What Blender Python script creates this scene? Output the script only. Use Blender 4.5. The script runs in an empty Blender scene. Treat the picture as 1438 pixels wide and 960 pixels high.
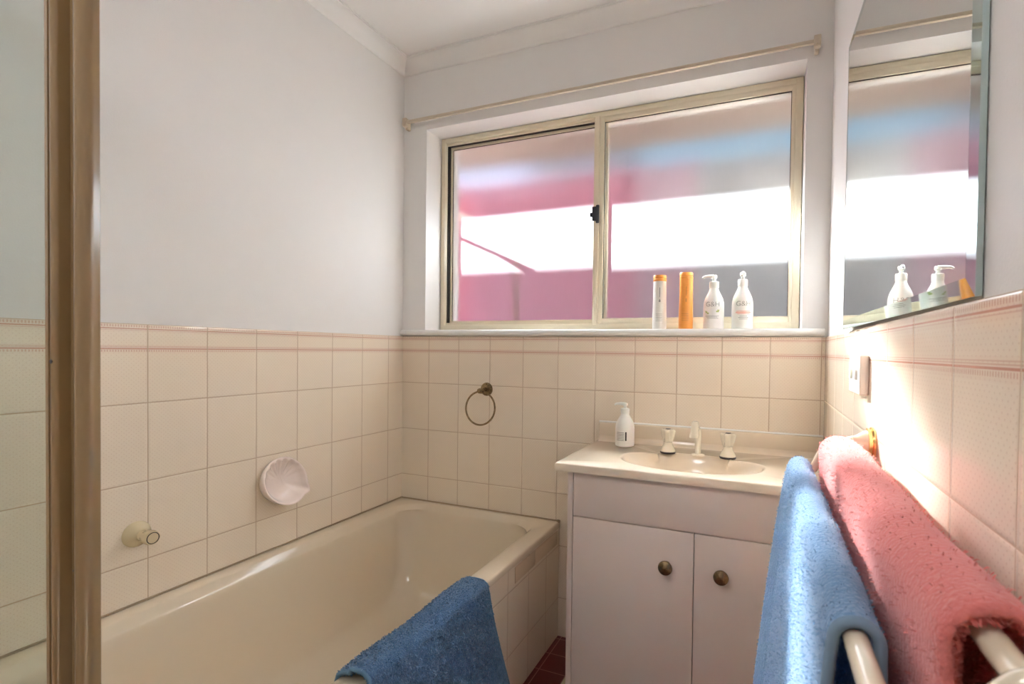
import bpy, bmesh, math, random
import numpy as np
from mathutils import Vector, Matrix
PI = math.pi
S = bpy.context.scene
COL = S.collection

# ------------------------------------------------------------------ camera
cd = bpy.data.cameras.new('camera'); cam = bpy.data.objects.new('camera', cd); COL.objects.link(cam); S.camera = cam
yaw, pitch, roll, F_PX, CX, CY = -.3885, -.0169, .013, 703.16, 781.19, 502.99
F = Vector((math.sin(yaw)*math.cos(pitch), math.cos(yaw)*math.cos(pitch), math.sin(pitch)))
R = Vector((math.cos(yaw), -math.sin(yaw), 0)); U = R.cross(F)
R2 = R*math.cos(roll)+U*math.sin(roll); U2 = -R*math.sin(roll)+U*math.cos(roll)
m = Matrix.Identity(4)
for i in range(3):
    m[i][0] = R2[i]; m[i][1] = U2[i]; m[i][2] = -F[i]; m[i][3] = (1.463, -1.7861, 1.106)[i]
cam.matrix_world = m
cd.sensor_width = 36; cd.lens = F_PX/1438*36
cd.shift_x = (719-CX)/1438; cd.shift_y = (CY-480)/1438; cd.clip_start = .02
cd.dof.use_dof = True; cd.dof.focus_distance = 1.75; cd.dof.aperture_fstop = 10

# ------------------------------------------------------------------ world, sun, lamps, exposure
S.view_settings.view_transform = 'Standard'; S.view_settings.look = 'None'
S.view_settings.gamma = 1; S.view_settings.use_curve_mapping = False
S.view_settings.exposure = 1.22
w = bpy.data.worlds.new('sky'); S.world = w; w.use_nodes = True
bg = w.node_tree.nodes['Background']; bg.inputs[0].default_value = (.74, .87, 1, 1); bg.inputs[1].default_value = 2.3
SUN_DIR = Vector((.60, -1, -.57))
sl = bpy.data.lights.new('sun', 'SUN'); sl.energy = 155; sl.angle = math.radians(2.8); sl.color = (.92, .97, 1)
so = bpy.data.objects.new('sun', sl); COL.objects.link(so); so.location = (-1, 4, 4)
so.rotation_euler = SUN_DIR.to_track_quat('-Z', 'Y').to_euler()
FILL_POWER = 4
S.cycles.max_bounces = 10; S.cycles.diffuse_bounces = 6; S.cycles.glossy_bounces = 5
S.cycles.transmission_bounces = 8; S.cycles.transparent_max_bounces = 10
S.cycles.sample_clamp_indirect = 25

# ------------------------------------------------------------------ helpers
def tag(o, label=None, cat=None, group=None, kind=None):
    if label: o['label'] = label
    if cat: o['category'] = cat
    if group: o['group'] = group
    if kind: o['kind'] = kind
    return o
def empty(name, loc, label=None, cat=None, group=None, kind=None):
    o = bpy.data.objects.new(name, None); COL.objects.link(o); o.location = loc; o.empty_display_size = .05
    return tag(o, label, cat, group, kind)
def obj(name, bm, mat, parent=None, smooth=True, angle=40):
    """link a bmesh (in world coordinates) as one object; a child keeps its place"""
    bmesh.ops.recalc_face_normals(bm, faces=bm.faces)
    me = bpy.data.meshes.new(name)
    off = Vector(parent.location) if parent is not None else Vector((0, 0, 0))
    if parent is not None and parent.parent is not None: off = off+Vector(parent.parent.location)
    if off.length: bmesh.ops.translate(bm, verts=bm.verts, vec=-off)
    bm.to_mesh(me); bm.free()
    for mm in (mat if isinstance(mat, (list, tuple)) else [mat]): me.materials.append(mm)
    if smooth:
        me.shade_smooth()
        try: me.set_sharp_from_angle(angle=math.radians(angle))
        except Exception: pass
    o = bpy.data.objects.new(name, me); COL.objects.link(o)
    if parent is not None: o.parent = parent
    return o
def box(bm, lo, hi, bev=0, seg=2, mi=0):
    r = bmesh.ops.create_cube(bm, size=1); vs = r['verts']
    for v in vs: v.co = Vector([lo[i]+(v.co[i]+.5)*(hi[i]-lo[i]) for i in range(3)])
    fs = set(f for v in vs for f in v.link_faces)
    for f in fs: f.material_index = mi
    if bev:
        es = list(set(e for v in vs for e in v.link_edges))
        bmesh.ops.bevel(bm, geom=es, offset=bev, segments=seg, affect='EDGES', profile=.5)
def frame_of(d):
    d = Vector(d).normalized(); a = Vector((0, 0, 1)) if abs(d.z) < .9 else Vector((1, 0, 0))
    x = a.cross(d).normalized(); return x, d.cross(x), d
def lathe(bm, prof, org, axis=(0, 0, 1), n=40, sx=1, sy=1, mod=None):
    """prof: (radius, height) pairs along the axis; mod(theta, i) scales a radius"""
    x, y, z = frame_of(axis); org = Vector(org); rings = []
    if abs(z.z) > .99: x, y = Vector((1, 0, 0)), Vector((0, 1, 0))
    for i, (r, h) in enumerate(prof):
        if r < 1e-6: rings.append([bm.verts.new(org+z*h)]); continue
        ring = []
        for k in range(n):
            t = 2*PI*k/n; q = r*(mod(t, i) if mod else 1)
            ring.append(bm.verts.new(org+z*h+x*(q*math.cos(t)*sx)+y*(q*math.sin(t)*sy)))
        rings.append(ring)
    for a, b in zip(rings, rings[1:]):
        if len(a) == 1 and len(b) == 1: continue
        for k in range(n):
            k2 = (k+1) % n
            if len(a) == 1: bm.faces.new((a[0], b[k], b[k2]))
            elif len(b) == 1: bm.faces.new((a[k], b[0], a[k2]))
            else: bm.faces.new((a[k], b[k], b[k2], a[k2]))
    if len(rings[0]) > 1: bm.faces.new(list(reversed(rings[0])))
    if len(rings[-1]) > 1: bm.faces.new(rings[-1])
def smooth_path(pts, sub=6):
    P = [Vector(p) for p in pts]; P = [2*P[0]-P[1]]+P+[2*P[-1]-P[-2]]; out = []
    for i in range(1, len(P)-2):
        for s in range(sub):
            t = s/sub; a, b, c, d = P[i-1:i+3]
            out.append(.5*((2*b)+(-a+c)*t+(2*a-5*b+4*c-d)*t*t+(-a+3*b-3*c+d)*t**3))
    out.append(P[-2]); return out
def tube(bm, pts, r, n=16, closed=False, caps=True):
    P = [Vector(p) for p in pts]; N = len(P); rings = []
    rr = r if isinstance(r, (list, tuple)) else [r]*N
    T = [(P[(i+1) % N]-P[i-1]) if closed else (P[min(i+1, N-1)]-P[max(i-1, 0)]) for i in range(N)]
    x = frame_of(T[0])[0]
    for i in range(N):
        t = T[i].normalized(); x = (x-t*x.dot(t)).normalized(); y = t.cross(x)
        rings.append([bm.verts.new(P[i]+x*(rr[i]*math.cos(2*PI*k/n))+y*(rr[i]*math.sin(2*PI*k/n))) for k in range(n)])
    for i in range(N if closed else N-1):
        a, b = rings[i], rings[(i+1) % N]
        for k in range(n): bm.faces.new((a[k], a[(k+1) % n], b[(k+1) % n], b[k]))
    if caps and not closed: bm.faces.new(list(reversed(rings[0]))); bm.faces.new(rings[-1])
def prism(bm, poly, axis, a, b, bev=0):
    """extrude a 2D polygon along axis 0/1/2 from a to b; poly gives the other two coordinates in xyz order"""
    def P(p, t):
        q = list(p); q.insert(axis, t); return Vector(q)
    A = [bm.verts.new(P(p, a)) for p in poly]; B = [bm.verts.new(P(p, b)) for p in poly]
    n = len(poly); bm.faces.new(list(reversed(A))); bm.faces.new(B)
    for k in range(n): bm.faces.new((A[k], A[(k+1) % n], B[(k+1) % n], B[k]))

# ---- materials
class NT:
    def __init__(s, name):
        s.m = bpy.data.materials.new(name); s.m.use_nodes = True; s.t = s.m.node_tree
        s.b = s.t.nodes['Principled BSDF']; s.out = s.t.nodes['Material Output']
    def n(s, typ, **k):
        q = s.t.nodes.new(typ)
        for a, b in k.items(): setattr(q, a, b)
        return q
    def put(s, sock, v):
        if isinstance(v, bpy.types.NodeSocket): s.t.links.new(v, sock)
        elif v is not None: sock.default_value = v
    def M(s, op, a, b=None, c=None):
        q = s.n('ShaderNodeMath', operation=op)
        for i, v in enumerate((a, b, c)): s.put(q.inputs[i], v)
        return q.outputs[0]
    def mix(s, f, a, b):
        q = s.n('ShaderNodeMix', data_type='RGBA'); s.put(q.inputs[0], f); s.put(q.inputs[6], a); s.put(q.inputs[7], b)
        return q.outputs[2]
    def coord(s):
        g = s.n('ShaderNodeNewGeometry'); x = s.n('ShaderNodeSeparateXYZ'); s.t.links.new(g.outputs['Position'], x.inputs[0])
        return x.outputs
    def objc(s):
        return s.n('ShaderNodeTexCoord').outputs['Object']
    def noise(s, scale, detail=2, vec=None, rough=.5):
        q = s.n('ShaderNodeTexNoise'); q.inputs['Scale'].default_value = scale; q.inputs['Detail'].default_value = detail
        q.inputs['Roughness'].default_value = rough
        s.t.links.new(vec or s.objc(), q.inputs['Vector']); return q.outputs['Fac']
    def bump(s, h, dist=.001, st=1):
        q = s.n('ShaderNodeBump'); q.inputs['Distance'].default_value = dist; q.inputs['Strength'].default_value = st
        s.put(q.inputs['Height'], h); s.t.links.new(q.outputs[0], s.b.inputs['Normal'])
    def ramp(s, x, lo, hi):
        q = s.n('ShaderNodeMapRange', clamp=True); s.put(q.inputs[0], x); q.inputs[1].default_value = lo; q.inputs[2].default_value = hi
        return q.outputs[0]
def rgb(r, g, b):
    f = lambda c: ((c/255)/12.92 if c/255 <= .04045 else ((c/255+.055)/1.055)**2.4)
    return (f(r), f(g), f(b), 1)
def pbr(name, col, rough=.5, metal=0, coat=0, spec=.5, var=0, vs=20, bmp=0, bs=60, sss=0):
    t = NT(name); b = t.b
    b.inputs['Base Color'].default_value = col; b.inputs['Roughness'].default_value = rough
    b.inputs['Metallic'].default_value = metal; b.inputs['Coat Weight'].default_value = coat
    b.inputs['Specular IOR Level'].default_value = spec
    if sss: b.inputs['Subsurface Weight'].default_value = sss; b.inputs['Subsurface Radius'].default_value = (.01, .006, .004)
    nz = t.noise(vs, 3)
    dark = tuple(c*(1-(var or .03)) for c in col[:3])+(1,)
    t.put(b.inputs['Base Color'], t.mix(nz, dark, col))
    if bmp: t.bump(t.noise(bs, 3), bmp)
    return t.m
TT, TH, TW = 1.158, .2018, .15          # top of tiling, tile height, tile width
def tile_mat(name, axis, off, deco=True):
    t = NT(name); c = t.coord(); u0 = t.M('SUBTRACT', c[axis], off); v0 = t.M('SUBTRACT', TT, c[2])
    def dist(x, per):
        f = t.M('FRACT', t.M('DIVIDE', t.M('ADD', x, per*40), per))
        return t.M('MULTIPLY', t.M('MINIMUM', f, t.M('SUBTRACT', 1, f)), per)
    d = t.M('MINIMUM', dist(u0, TW), dist(v0, TH))
    grout = t.M('SUBTRACT', 1, t.ramp(d, .0009, .0017))
    pillow = t.M('SQRT', t.ramp(d, .0009, .0055))
    # small brown dots on a diagonal lattice
    k = 1/.0105
    p = t.M('FRACT', t.M('MULTIPLY', t.M('ADD', t.M('ADD', u0, v0), 5), k)); q = t.M('FRACT', t.M('MULTIPLY', t.M('ADD', t.M('SUBTRACT', u0, v0), 5), k))
    rr = t.M('ADD', t.M('POWER', t.M('SUBTRACT', p, .5), 2), t.M('POWER', t.M('SUBTRACT', q, .5), 2))
    dots = t.M('MULTIPLY', t.M('SUBTRACT', 1, t.ramp(rr, .008, .03)), .24)
    cell = t.n('ShaderNodeTexNoise'); cell.inputs['Scale'].default_value = 3.1
    t.t.links.new(t.objc(), cell.inputs['Vector'])
    base = t.mix(cell.outputs['Fac'], rgb(234, 218, 196), rgb(241, 228, 210))
    base = t.mix(dots, base, rgb(170, 122, 92))
    if deco:
        def band(c0, wd): return t.M('SUBTRACT', 1, t.ramp(t.M('ABSOLUTE', t.M('SUBTRACT', v0, c0)), wd*.5, wd*.5+.0004))
        def rng(a, b): return t.M('MULTIPLY', t.M('GREATER_THAN', v0, a), t.M('LESS_THAN', v0, b))
        tick = t.M('GREATER_THAN', t.M('FRACT', t.M('MULTIPLY', t.M('ADD', u0, 5), 1/.0056)), .5)
        plain = t.M('MAXIMUM', rng(-.01, .022), rng(.052, .075))
        base = t.mix(t.M('MULTIPLY', plain, .25), base, rgb(230, 206, 188))
        ink = t.M('MULTIPLY', t.M('MULTIPLY', tick, t.M('MAXIMUM', rng(.003, .0088), rng(.0655, .0705))), .4)
        for c0, wd, st in ((.0125, .0020, .7), (.0165, .0012, .3), (.0565, .0012, .35), (.0595, .0012, .4), (.0630, .0022, .75)):
            ink = t.M('MAXIMUM', ink, t.M('MULTIPLY', band(c0, wd), st))
        base = t.mix(ink, base, rgb(190, 118, 98))
    base = t.mix(grout, base, rgb(196, 172, 146))
    t.put(t.b.inputs['Base Color'], base)
    t.put(t.b.inputs['Roughness'], t.M('ADD', t.M('MULTIPLY', grout, .5), .13))
    wav = t.noise(14, 2)
    t.bump(t.M('ADD', pillow, t.M('MULTIPLY', wav, .55)), .0011, .8)
    return t.m
paint = pbr('wall_paint', rgb(232, 229, 226), .55, var=.02, bmp=.0003, bs=300)
ceil_paint = pbr('ceiling_paint', rgb(236, 233, 229), .7, var=.02)
gloss_white = pbr('gloss_white_paint', rgb(236, 234, 230), .28, var=.02)
frame_mat = pbr('beige_powder_coat', rgb(224, 213, 188), .35, var=.05, vs=8)
post_mat = pbr('tan_powder_coat', rgb(146, 120, 82), .22, coat=.5, var=.04, vs=5)
rubber = pbr('black_rubber', rgb(35, 28, 22), .6)
latch_mat = pbr('black_plastic', rgb(38, 42, 46), .4)
bath_mat = pbr('cream_bath_enamel', rgb(224, 208, 184), .10, coat=.3, var=.02, vs=4)
basin_mat = pbr('cream_cultured_marble', rgb(226, 210, 188), .18, coat=.2, var=.02, vs=4)
cab_mat = pbr('warm_white_laminate', rgb(224, 208, 197), .42, var=.015, vs=6)
dark_gap = pbr('dark_gap', rgb(60, 45, 36), .8)
brass = pbr('antique_brass', rgb(176, 150, 112), .27, metal=.9, var=.75, vs=110, bmp=.0012, bs=160)
gold = pbr('polished_gold', rgb(238, 204, 142), .2, metal=1)
cream_pl = pbr('cream_tap_enamel', rgb(232, 222, 202), .16, coat=.3)
beige_tap = pbr('beige_tap_enamel', rgb(222, 204, 168), .16, coat=.3)
dark_ring = pbr('dark_ring', rgb(40, 30, 24), .4)
pink_cer = pbr('pale_pink_ceramic', rgb(242, 224, 214), .12, coat=.3)
rail_mat = pbr('cream_rail_enamel', rgb(226, 214, 190), .15, coat=.4)
white_pl = pbr('white_bottle_plastic', rgb(240, 238, 232), .3, sss=.1)
bottle_w = pbr('pearl_white_bottle', rgb(232, 228, 220), .3)
orange_pl = pbr('orange_bottle_plastic', rgb(240, 160, 72), .28)
ink_grey = pbr('grey_print', rgb(140, 140, 136), .5)
ink_green = pbr('green_print', rgb(168, 186, 110), .5)
ink_pink = pbr('pink_print', rgb(240, 176, 160), .5)
switch_mat = pbr('switch_plastic', rgb(236, 226, 214), .35)
track_mat = pbr('cream_track', rgb(206, 190, 168), .4)
silicone = pbr('beige_sealant', rgb(172, 150, 122), .6)
tile_back = tile_mat('wall_tile_window_side', 0, .1395)
tile_left = tile_mat('wall_tile_bath_side', 1, -.0909)
tile_right = tile_mat('wall_tile_mirror_side', 1, -.6893)
tile_panel = tile_mat('bath_panel_tile', 1, -.12, deco=False)

def floor_mat():
    t = NT('maroon_floor_tile'); c = t.coord(); P = .097
    def cell(x, o):
        a = t.M('DIVIDE', t.M('SUBTRACT', x, o), P); return t.M('FRACT', a), t.M('FLOOR', a)
    fx, ix = cell(c[0], .867-P*30); fy, iy = cell(c[1], -.213-P*30)
    dd = lambda f: t.M('MINIMUM', f, t.M('SUBTRACT', 1, f))
    d = t.M('MULTIPLY', t.M('MINIMUM', dd(fx), dd(fy)), P)
    cream = t.M('MULTIPLY', t.M('COMPARE', t.M('MODULO', ix, 3), 0, .1), t.M('COMPARE', t.M('MODULO', iy, 3), 2, .1))
    g = t.M('SUBTRACT', 1, t.ramp(d, .0010, .0018))
    base = t.mix(t.noise(9, 3), rgb(92, 22, 22), rgb(112, 32, 28))
    base = t.mix(cream, base, rgb(214, 196, 160))
    base = t.mix(g, base, rgb(168, 120, 108))
    t.put(t.b.inputs['Base Color'], base); t.b.inputs['Roughness'].default_value = .3
    return t.m
floor_m = floor_mat()

def terry(name, c1, c2, sc=420, tlm=.2):
    t = NT(name); nz = t.noise(sc, 3); big = t.noise(18, 2)
    t.put(t.b.inputs['Base Color'], t.mix(t.M('ADD', t.M('MULTIPLY', nz, .75), t.M('MULTIPLY', big, .25)), c1, c2))
    t.b.inputs['Roughness'].default_value = .95; t.b.inputs['Specular IOR Level'].default_value = .1
    t.b.inputs['Sheen Weight'].default_value = .35; t.b.inputs['Sheen Roughness'].default_value = .5
    t.bump(t.noise(260, 2), .004, .8)
    tl = t.n('ShaderNodeBsdfTranslucent'); tl.inputs[0].default_value = c2
    q = t.n('ShaderNodeMixShader'); q.inputs[0].default_value = tlm; t.t.links.new(t.b.outputs[0], q.inputs[1]); t.t.links.new(tl.outputs[0], q.inputs[2])
    t.t.links.new(q.outputs[0], t.out.inputs[0])
    return t.m
blue_t = terry('blue_terry', rgb(78, 122, 170), rgb(140, 176, 208))
navy_t = terry('denim_blue_terry', rgb(42, 78, 118), rgb(110, 148, 184))
pink_t = terry('coral_pink_terry', rgb(214, 104, 104), rgb(244, 160, 154))
blue_f = terry('blue_pile', rgb(72, 118, 170), rgb(158, 190, 216), 250, .35)
navy_f = terry('denim_pile', rgb(42, 80, 124), rgb(126, 162, 196), 230, .35)
pink_f = terry('coral_pile', rgb(208, 92, 92), rgb(244, 168, 160), 250, .4)
hem_b = pbr('blue_hem', rgb(120, 146, 168), .9); hem_d = pbr('denim_hem', rgb(98, 134, 162), .9)
hem_p = pbr('coral_hem', rgb(206, 112, 88), .9)

def frosted():
    t = NT('frosted_glass'); nt = t.t
    nt.nodes.remove(t.b)
    mp = t.n('ShaderNodeMapping'); mp.inputs['Scale'].default_value = (60, 60, 9); nt.links.new(t.objc(), mp.inputs['Vector'])
    nz = t.noise(2.2, 3, vec=mp.outputs[0])
    fine = t.noise(35, 4)
    tr = t.n('ShaderNodeBsdfTranslucent')
    t.put(tr.inputs[0], t.mix(t.M('ADD', t.M('MULTIPLY', nz, .6), t.M('MULTIPLY', fine, .4)), (.55, .57, .60, 1), (.97, .98, 1, 1)))
    rf = t.n('ShaderNodeBsdfRefraction'); rf.inputs['IOR'].default_value = 1.25; rf.inputs['Roughness'].default_value = .42
    rf.inputs[0].default_value = (.95, .96, .97, 1)
    tp = t.n('ShaderNodeBsdfTransparent'); tp.inputs[0].default_value = (1, .97, .93, 1)
    gl = t.n('ShaderNodeBsdfGlossy'); gl.inputs['Roughness'].default_value = .25
    def mx(f, a, b):
        q = t.n('ShaderNodeMixShader'); q.inputs[0].default_value = f; nt.links.new(a, q.inputs[1]); nt.links.new(b, q.inputs[2]); return q.outputs[0]
    s = mx(.10, rf.outputs[0], tr.outputs[0])
    s = mx(GLASS_CLEAR, s, tp.outputs[0]); s = mx(.05, s, gl.outputs[0])
    nt.links.new(s, t.out.inputs[0]); return t.m
GLASS_CLEAR = .055
frost_m = frosted()
def clear(name, tint=(.93, .97, .95, 1), gloss=.06):
    t = NT(name); nt = t.t; nt.nodes.remove(t.b)
    tp = t.n('ShaderNodeBsdfTransparent'); tp.inputs[0].default_value = tint
    gl = t.n('ShaderNodeBsdfGlossy'); gl.inputs['Roughness'].default_value = .03
    q = t.n('ShaderNodeMixShader'); q.inputs[0].default_value = gloss; nt.links.new(tp.outputs[0], q.inputs[1]); nt.links.new(gl.outputs[0], q.inputs[2])
    nt.links.new(q.outputs[0], t.out.inputs[0]); return t.m
clear_m = clear('clear_glass_face', (.99, .99, .99, 1), .02)
shower_glass = clear('shower_glass', (.86, .895, .87, 1), .05)
mirror_m = pbr('mirror_silver', (.86, .89, .88, 1), .015, metal=1, var=.001)
bevel_m = pbr('mirror_bevel', (.62, .78, .78, 1), .03, metal=1, var=.3, vs=30)

# ------------------------------------------------------------------ setting: room shell
W = 1.65; YB = -2.75; CZ = 2.345
OX0, OX1, OZ0, OZ1 = .114, 1.582, 1.185, 2.045        # window opening
def shell(name, boxes, mat, parent=None):
    bm = bmesh.new()
    for lo, hi in boxes: box(bm, lo, hi)
    o = obj(name, bm, mat, parent, smooth=False); o['kind'] = 'structure'; return o
wl = shell('wall_left', [((-.2, YB-.1, -.1), (-.006, .295, 2.5))], paint)
wr = shell('wall_right', [((W+.006, YB-.1, -.1), (W+.2, .295, 2.5))], paint)
wb = shell('wall_back', [((-.006, .006, -.1), (OX0, .295, 2.5)), ((OX1, .006, -.1), (W+.006, .295, 2.5)),
                         ((OX0, .006, -.1), (OX1, .295, OZ0-.004)), ((OX0, .006, OZ1), (OX1, .295, 2.5))], paint)
wf = shell('wall_front', [((-.2, YB-.12, -.1), (.5, YB, 2.5)), ((1.32, YB-.12, -.1), (W+.2, YB, 2.5)), ((.5, YB-.12, 2.05), (1.32, YB, 2.5))], paint)
dr = shell('door_1', [((.5, YB-.09, 0), (1.32, YB-.05, 2.05))], gloss_white)
bm = bmesh.new(); lathe(bm, [(0, 0), (.026, .002), (.026, .008), (.01, .014), (.01, .035), (.024, .045), (.027, .06), (.018, .072), (0, .075)], (.57, YB-.05, 1.0), (0, 1, 0))
obj('door_handle', bm, brass, dr)
fl = shell('floor', [((-.2, YB-.1, -.12), (W+.2, .006, 0))], floor_m)
cl = shell('ceiling', [((-.2, YB-.1, CZ), (W+.2, .295, CZ+.1))], ceil_paint)
for par, nm, lo, hi, mt in ((wl, 'tiling', (-.006, YB, 0), (0, 0, TT), tile_left), (wb, 'tiling', (0, 0, 0), (W, .006, TT-.001), tile_back), (wr, 'tiling', (W, YB, 0), (W+.006, 0, TT), tile_right)):
    bm = bmesh.new(); box(bm, lo, hi); o = obj(nm, bm, mt, par, smooth=False); o['kind'] = 'structure'
# cornice: a plain cove along each wall
cz, p = 2.29, .055
prof = [(0, cz), (.004, cz), (.008, cz+.004)]+[(.008+(p-.012)*(1-math.cos(a)), cz+.004+(p-.012)*math.sin(a)) for a in [PI/2*i/8 for i in range(1, 9)]]+[(p-.004, CZ-.003), (p, CZ-.003), (p, CZ+.001), (0, CZ+.001)]
for nm, ax, f, a, b in (('trim_1', 0, lambda d, z: (.006-d, z), -.006, W+.006), ('trim_2', 1, lambda d, z: (-.006+d, z), YB, .006), ('trim_3', 1, lambda d, z: (W+.006-d, z), YB, .006), ('trim_4', 0, lambda d, z: (YB+d, z), -.006, W+.006)):
    bm = bmesh.new(); prism(bm, [f(*q) for q in prof], ax, a, b); o = obj(nm, bm, ceil_paint, angle=50); o['kind'] = 'structure'

# window sill board with a rounded nose
bm = bmesh.new()
nose = [(.10, 1.185), (-.004, 1.185)]+[(-.006-.0125*math.cos(a), 1.1725+.0125*math.sin(a)) for a in [PI/2-PI*i/10 for i in range(11)]]+[(-.004, 1.16), (.004, 1.16), (.10, 1.16)]
prism(bm, nose, 0, .001, W-.004); sill = obj('trim_5', bm, gloss_white); sill['kind'] = 'structure'

# ---- window
wn = empty('window_1', (.85, .12, 1.6), kind='structure')
YF = .11
bm = bmesh.new(); e = .0008; OB = OZ0+.002
box(bm, (OX0+.004, YF, OB), (OX0+.024, .20, OZ1-.002), .0015); box(bm, (OX1-.026, YF, OB), (OX1-.002, .20, OZ1-.002), .0015)
box(bm, (OX0+.02, YF+e, OZ1-.022), (OX1-.02, .20, OZ1-.002), .0015); box(bm, (OX0+.02, YF+e, OB), (OX1-.02, .20, OB+.024), .0015)
for z0, z1 in ((OB+.02, OB+.034), (OZ1-.03, OZ1-.02)):   # inner tracks
    box(bm, (OX0+.02, YF+.012, z0), (OX1-.02, YF+.020, z1))
o = obj('window_frame', bm, frame_mat, wn); o['kind'] = 'structure'
# fixed right light: beads and the meeting mullion
X0, X1, Z0, Z1 = .838, OX1-.026, OB+.024, OZ1-.022
bm = bmesh.new()
box(bm, (X0, YF-.003, Z0-.002), (X0+.022, YF+.03, Z1+.004), .003); box(bm, (X0+.021, YF+.001, Z0), (X0+.040, YF+.028, Z1+.002), .003)
box(bm, (X1-.012, YF+.001, Z0), (X1+.002, YF+.028, Z1), .003)
box(bm, (X0+.03, YF+.0015, Z1-.020), (X1, YF+.028, Z1+.002), .003); box(bm, (X0+.03, YF+.0015, Z0-.002), (X1, YF+.028, Z0+.022), .003)
o = obj('fixed_light_frame', bm, frame_mat, wn); o['kind'] = 'structure'
# sliding left sash, on the outer track
LX0, LX1, LZ0, LZ1 = OX0+.030, .886, OB+.028, OZ1-.030
bm = bmesh.new()
box(bm, (LX0, YF+.034, LZ0), (LX0+.010, YF+.056, LZ1), .002); box(bm, (LX1-.030, YF+.034, LZ0), (LX1, YF+.056, LZ1), .002)
box(bm, (LX0, YF+.0345, LZ1-.012), (LX1, YF+.056, LZ1), .002); box(bm, (LX0, YF+.0345, LZ0), (LX1, YF+.056, LZ0+.016), .002)
o = obj('sliding_sash', bm, frame_mat, wn); o['kind'] = 'structure'
bm = bmesh.new()
def gasket(x0, x1, z0, z1, y, t=.0028):
    for lo, hi in (((x0, y, z0), (x0+t, y+.004, z1)), ((x1-t, y, z0), (x1, y+.004, z1)), ((x0, y, z1-t), (x1, y+.004, z1)), ((x0, y, z0), (x1, y+.004, z0+t*.5))): box(bm, lo, hi)
gasket(X0+.039, X1-.011, Z0+.021, Z1-.019, YF+.008)
gasket(LX0+.009, X0+.004, LZ0+.015, LZ1-.011, YF+.038, .0022)
box(bm, (OX0+.0235, YF+.02, OB+.03), (OX0+.0305, YF+.04, OZ1-.024)); box(bm, (OX0+.022, YF+.022, OZ1-.0308), (X0, YF+.04, OZ1-.0288))
o = obj('rubber_seal', bm, rubber, wn); o['kind'] = 'structure'
for (a, b, c, d, y) in ((X0+.032, X1-.006, Z0+.016, Z1-.014, YF+.013), (LX0+.006, LX1-.02, LZ0+.01, LZ1-.007, YF+.043)):
    bm = bmesh.new(); box(bm, (a, y, c), (b, y+.005, d))
    for f in bm.faces: f.material_index = 0 if f.calc_center_median().y < y+.0005 else 1
    o = obj('window_pane', bm, [frost_m, clear_m], wn, smooth=False); o['kind'] = 'structure'
bm = bmesh.new()   # latch
box(bm, (X0-.003, YF-.014, 1.615), (X0+.022, YF-.002, 1.672), .004); box(bm, (X0+.012, YF-.012, 1.606), (X0+.026, YF-.002, 1.678), .004)
lathe(bm, [(0, -.004), (.009, -.003), (.009, .006), (0, .008)], (X0-.004, YF-.008, 1.64), (-1, 0, 0), 20)
o = obj('window_latch', bm, latch_mat, wn); o['kind'] = 'structure'

# ---- outside: eave, fence, brace, paving (seen blurred through the glass)
o = shell('eave', [((-3, .29, 2.178), (5, 1.025, 2.27)), ((-3, 1.0, 2.168), (5, 1.025, 2.32))], pbr('salmon_eave_lining', rgb(140, 120, 104), .7))
o['kind'] = 'structure'
def fence_panel(x0, x1, mat, label):
    t = empty('boundary_fence_panel', ((x0+x1)/2, 1.42, -.1), label, 'fence', kind='structure')
    bm = bmesh.new(); poly = []; x = x0
    while x < x1-.001:
        xe = min(x+.18, x1)
        poly += [(x, 1.395), (x+(xe-x)*.35, 1.395), (x+(xe-x)*.5, 1.425), (x+(xe-x)*.85, 1.425)]; x = xe
    poly += [(x1, 1.395)]; poly = poly+[(a, b+.004) for a, b in reversed(poly)]
    prism(bm, poly, 2, -.1, 2.155); obj('sheet', bm, mat, t, smooth=False)
    bm = bmesh.new(); box(bm, (x0, 1.385, 2.15), (x1, 1.44, 2.176), .004); obj('top_rail', bm, mat, t)
    bm = bmesh.new(); box(bm, (x0-.03, 1.39, -.1), (x0+.03, 1.45, 2.17), .004); obj('post', bm, mat, t)
fence_panel(-3, -.3, pbr('magenta_fence', rgb(128, 48, 66), .6), 'rosy fence panel beyond the left window pane')
fence_panel(-.3, .80, pbr('rose_fence', rgb(116, 58, 74), .6), 'paler rose fence panel beyond the window')
fence_panel(.80, 1.15, pbr('mauve_fence', rgb(106, 76, 84), .6), 'mauve fence panel between the rose and the grey panels')
fence_panel(1.15, 4, pbr('grey_fence', rgb(88, 84, 82), .6), 'grey fence panel beyond the right window pane')
nb = empty('sky_cover_house', (2, 5.6, -.1), 'added blue walled house covering the sky gap, blurred behind the window glass', 'house')  # added house, hides the bright sky between fence and eave
bm = bmesh.new(); box(bm, (.1, 5.0, -.1), (7, 8, 3.85)); obj('wall', bm, pbr('teal_blue_cladding', rgb(62, 92, 104), .7), nb, smooth=False)
bm = bmesh.new(); prism(bm, [(4.8, 3.80), (6.5, 4.35), (8.2, 3.80), (8.2, 3.86), (6.5, 4.43), (4.8, 3.87)], 0, .02, 7.3); obj('roof', bm, pbr('slate_grey_roof', rgb(110, 112, 120), .7), nb, smooth=False)
gs = empty('sky_cover_shed', (-4, 5.6, -.1), 'added pale shed covering the sky gap, blurred behind the left pane', 'shed')  # added shed, dims the sky gap behind the left pane
bm = bmesh.new(); box(bm, (-7, 5.2, -.1), (-1.25, 7.5, 3.75)); obj('wall', bm, pbr('pale_cladding', rgb(120, 126, 142), .7), gs, smooth=False)
bm = bmesh.new(); prism(bm, [(5.0, 3.74), (7.7, 4.0), (7.7, 4.06), (5.0, 3.8)], 0, -7.1, -1.22); obj('roof', bm, pbr('pale_roof', rgb(170, 174, 180), .7), gs, smooth=False)
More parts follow.
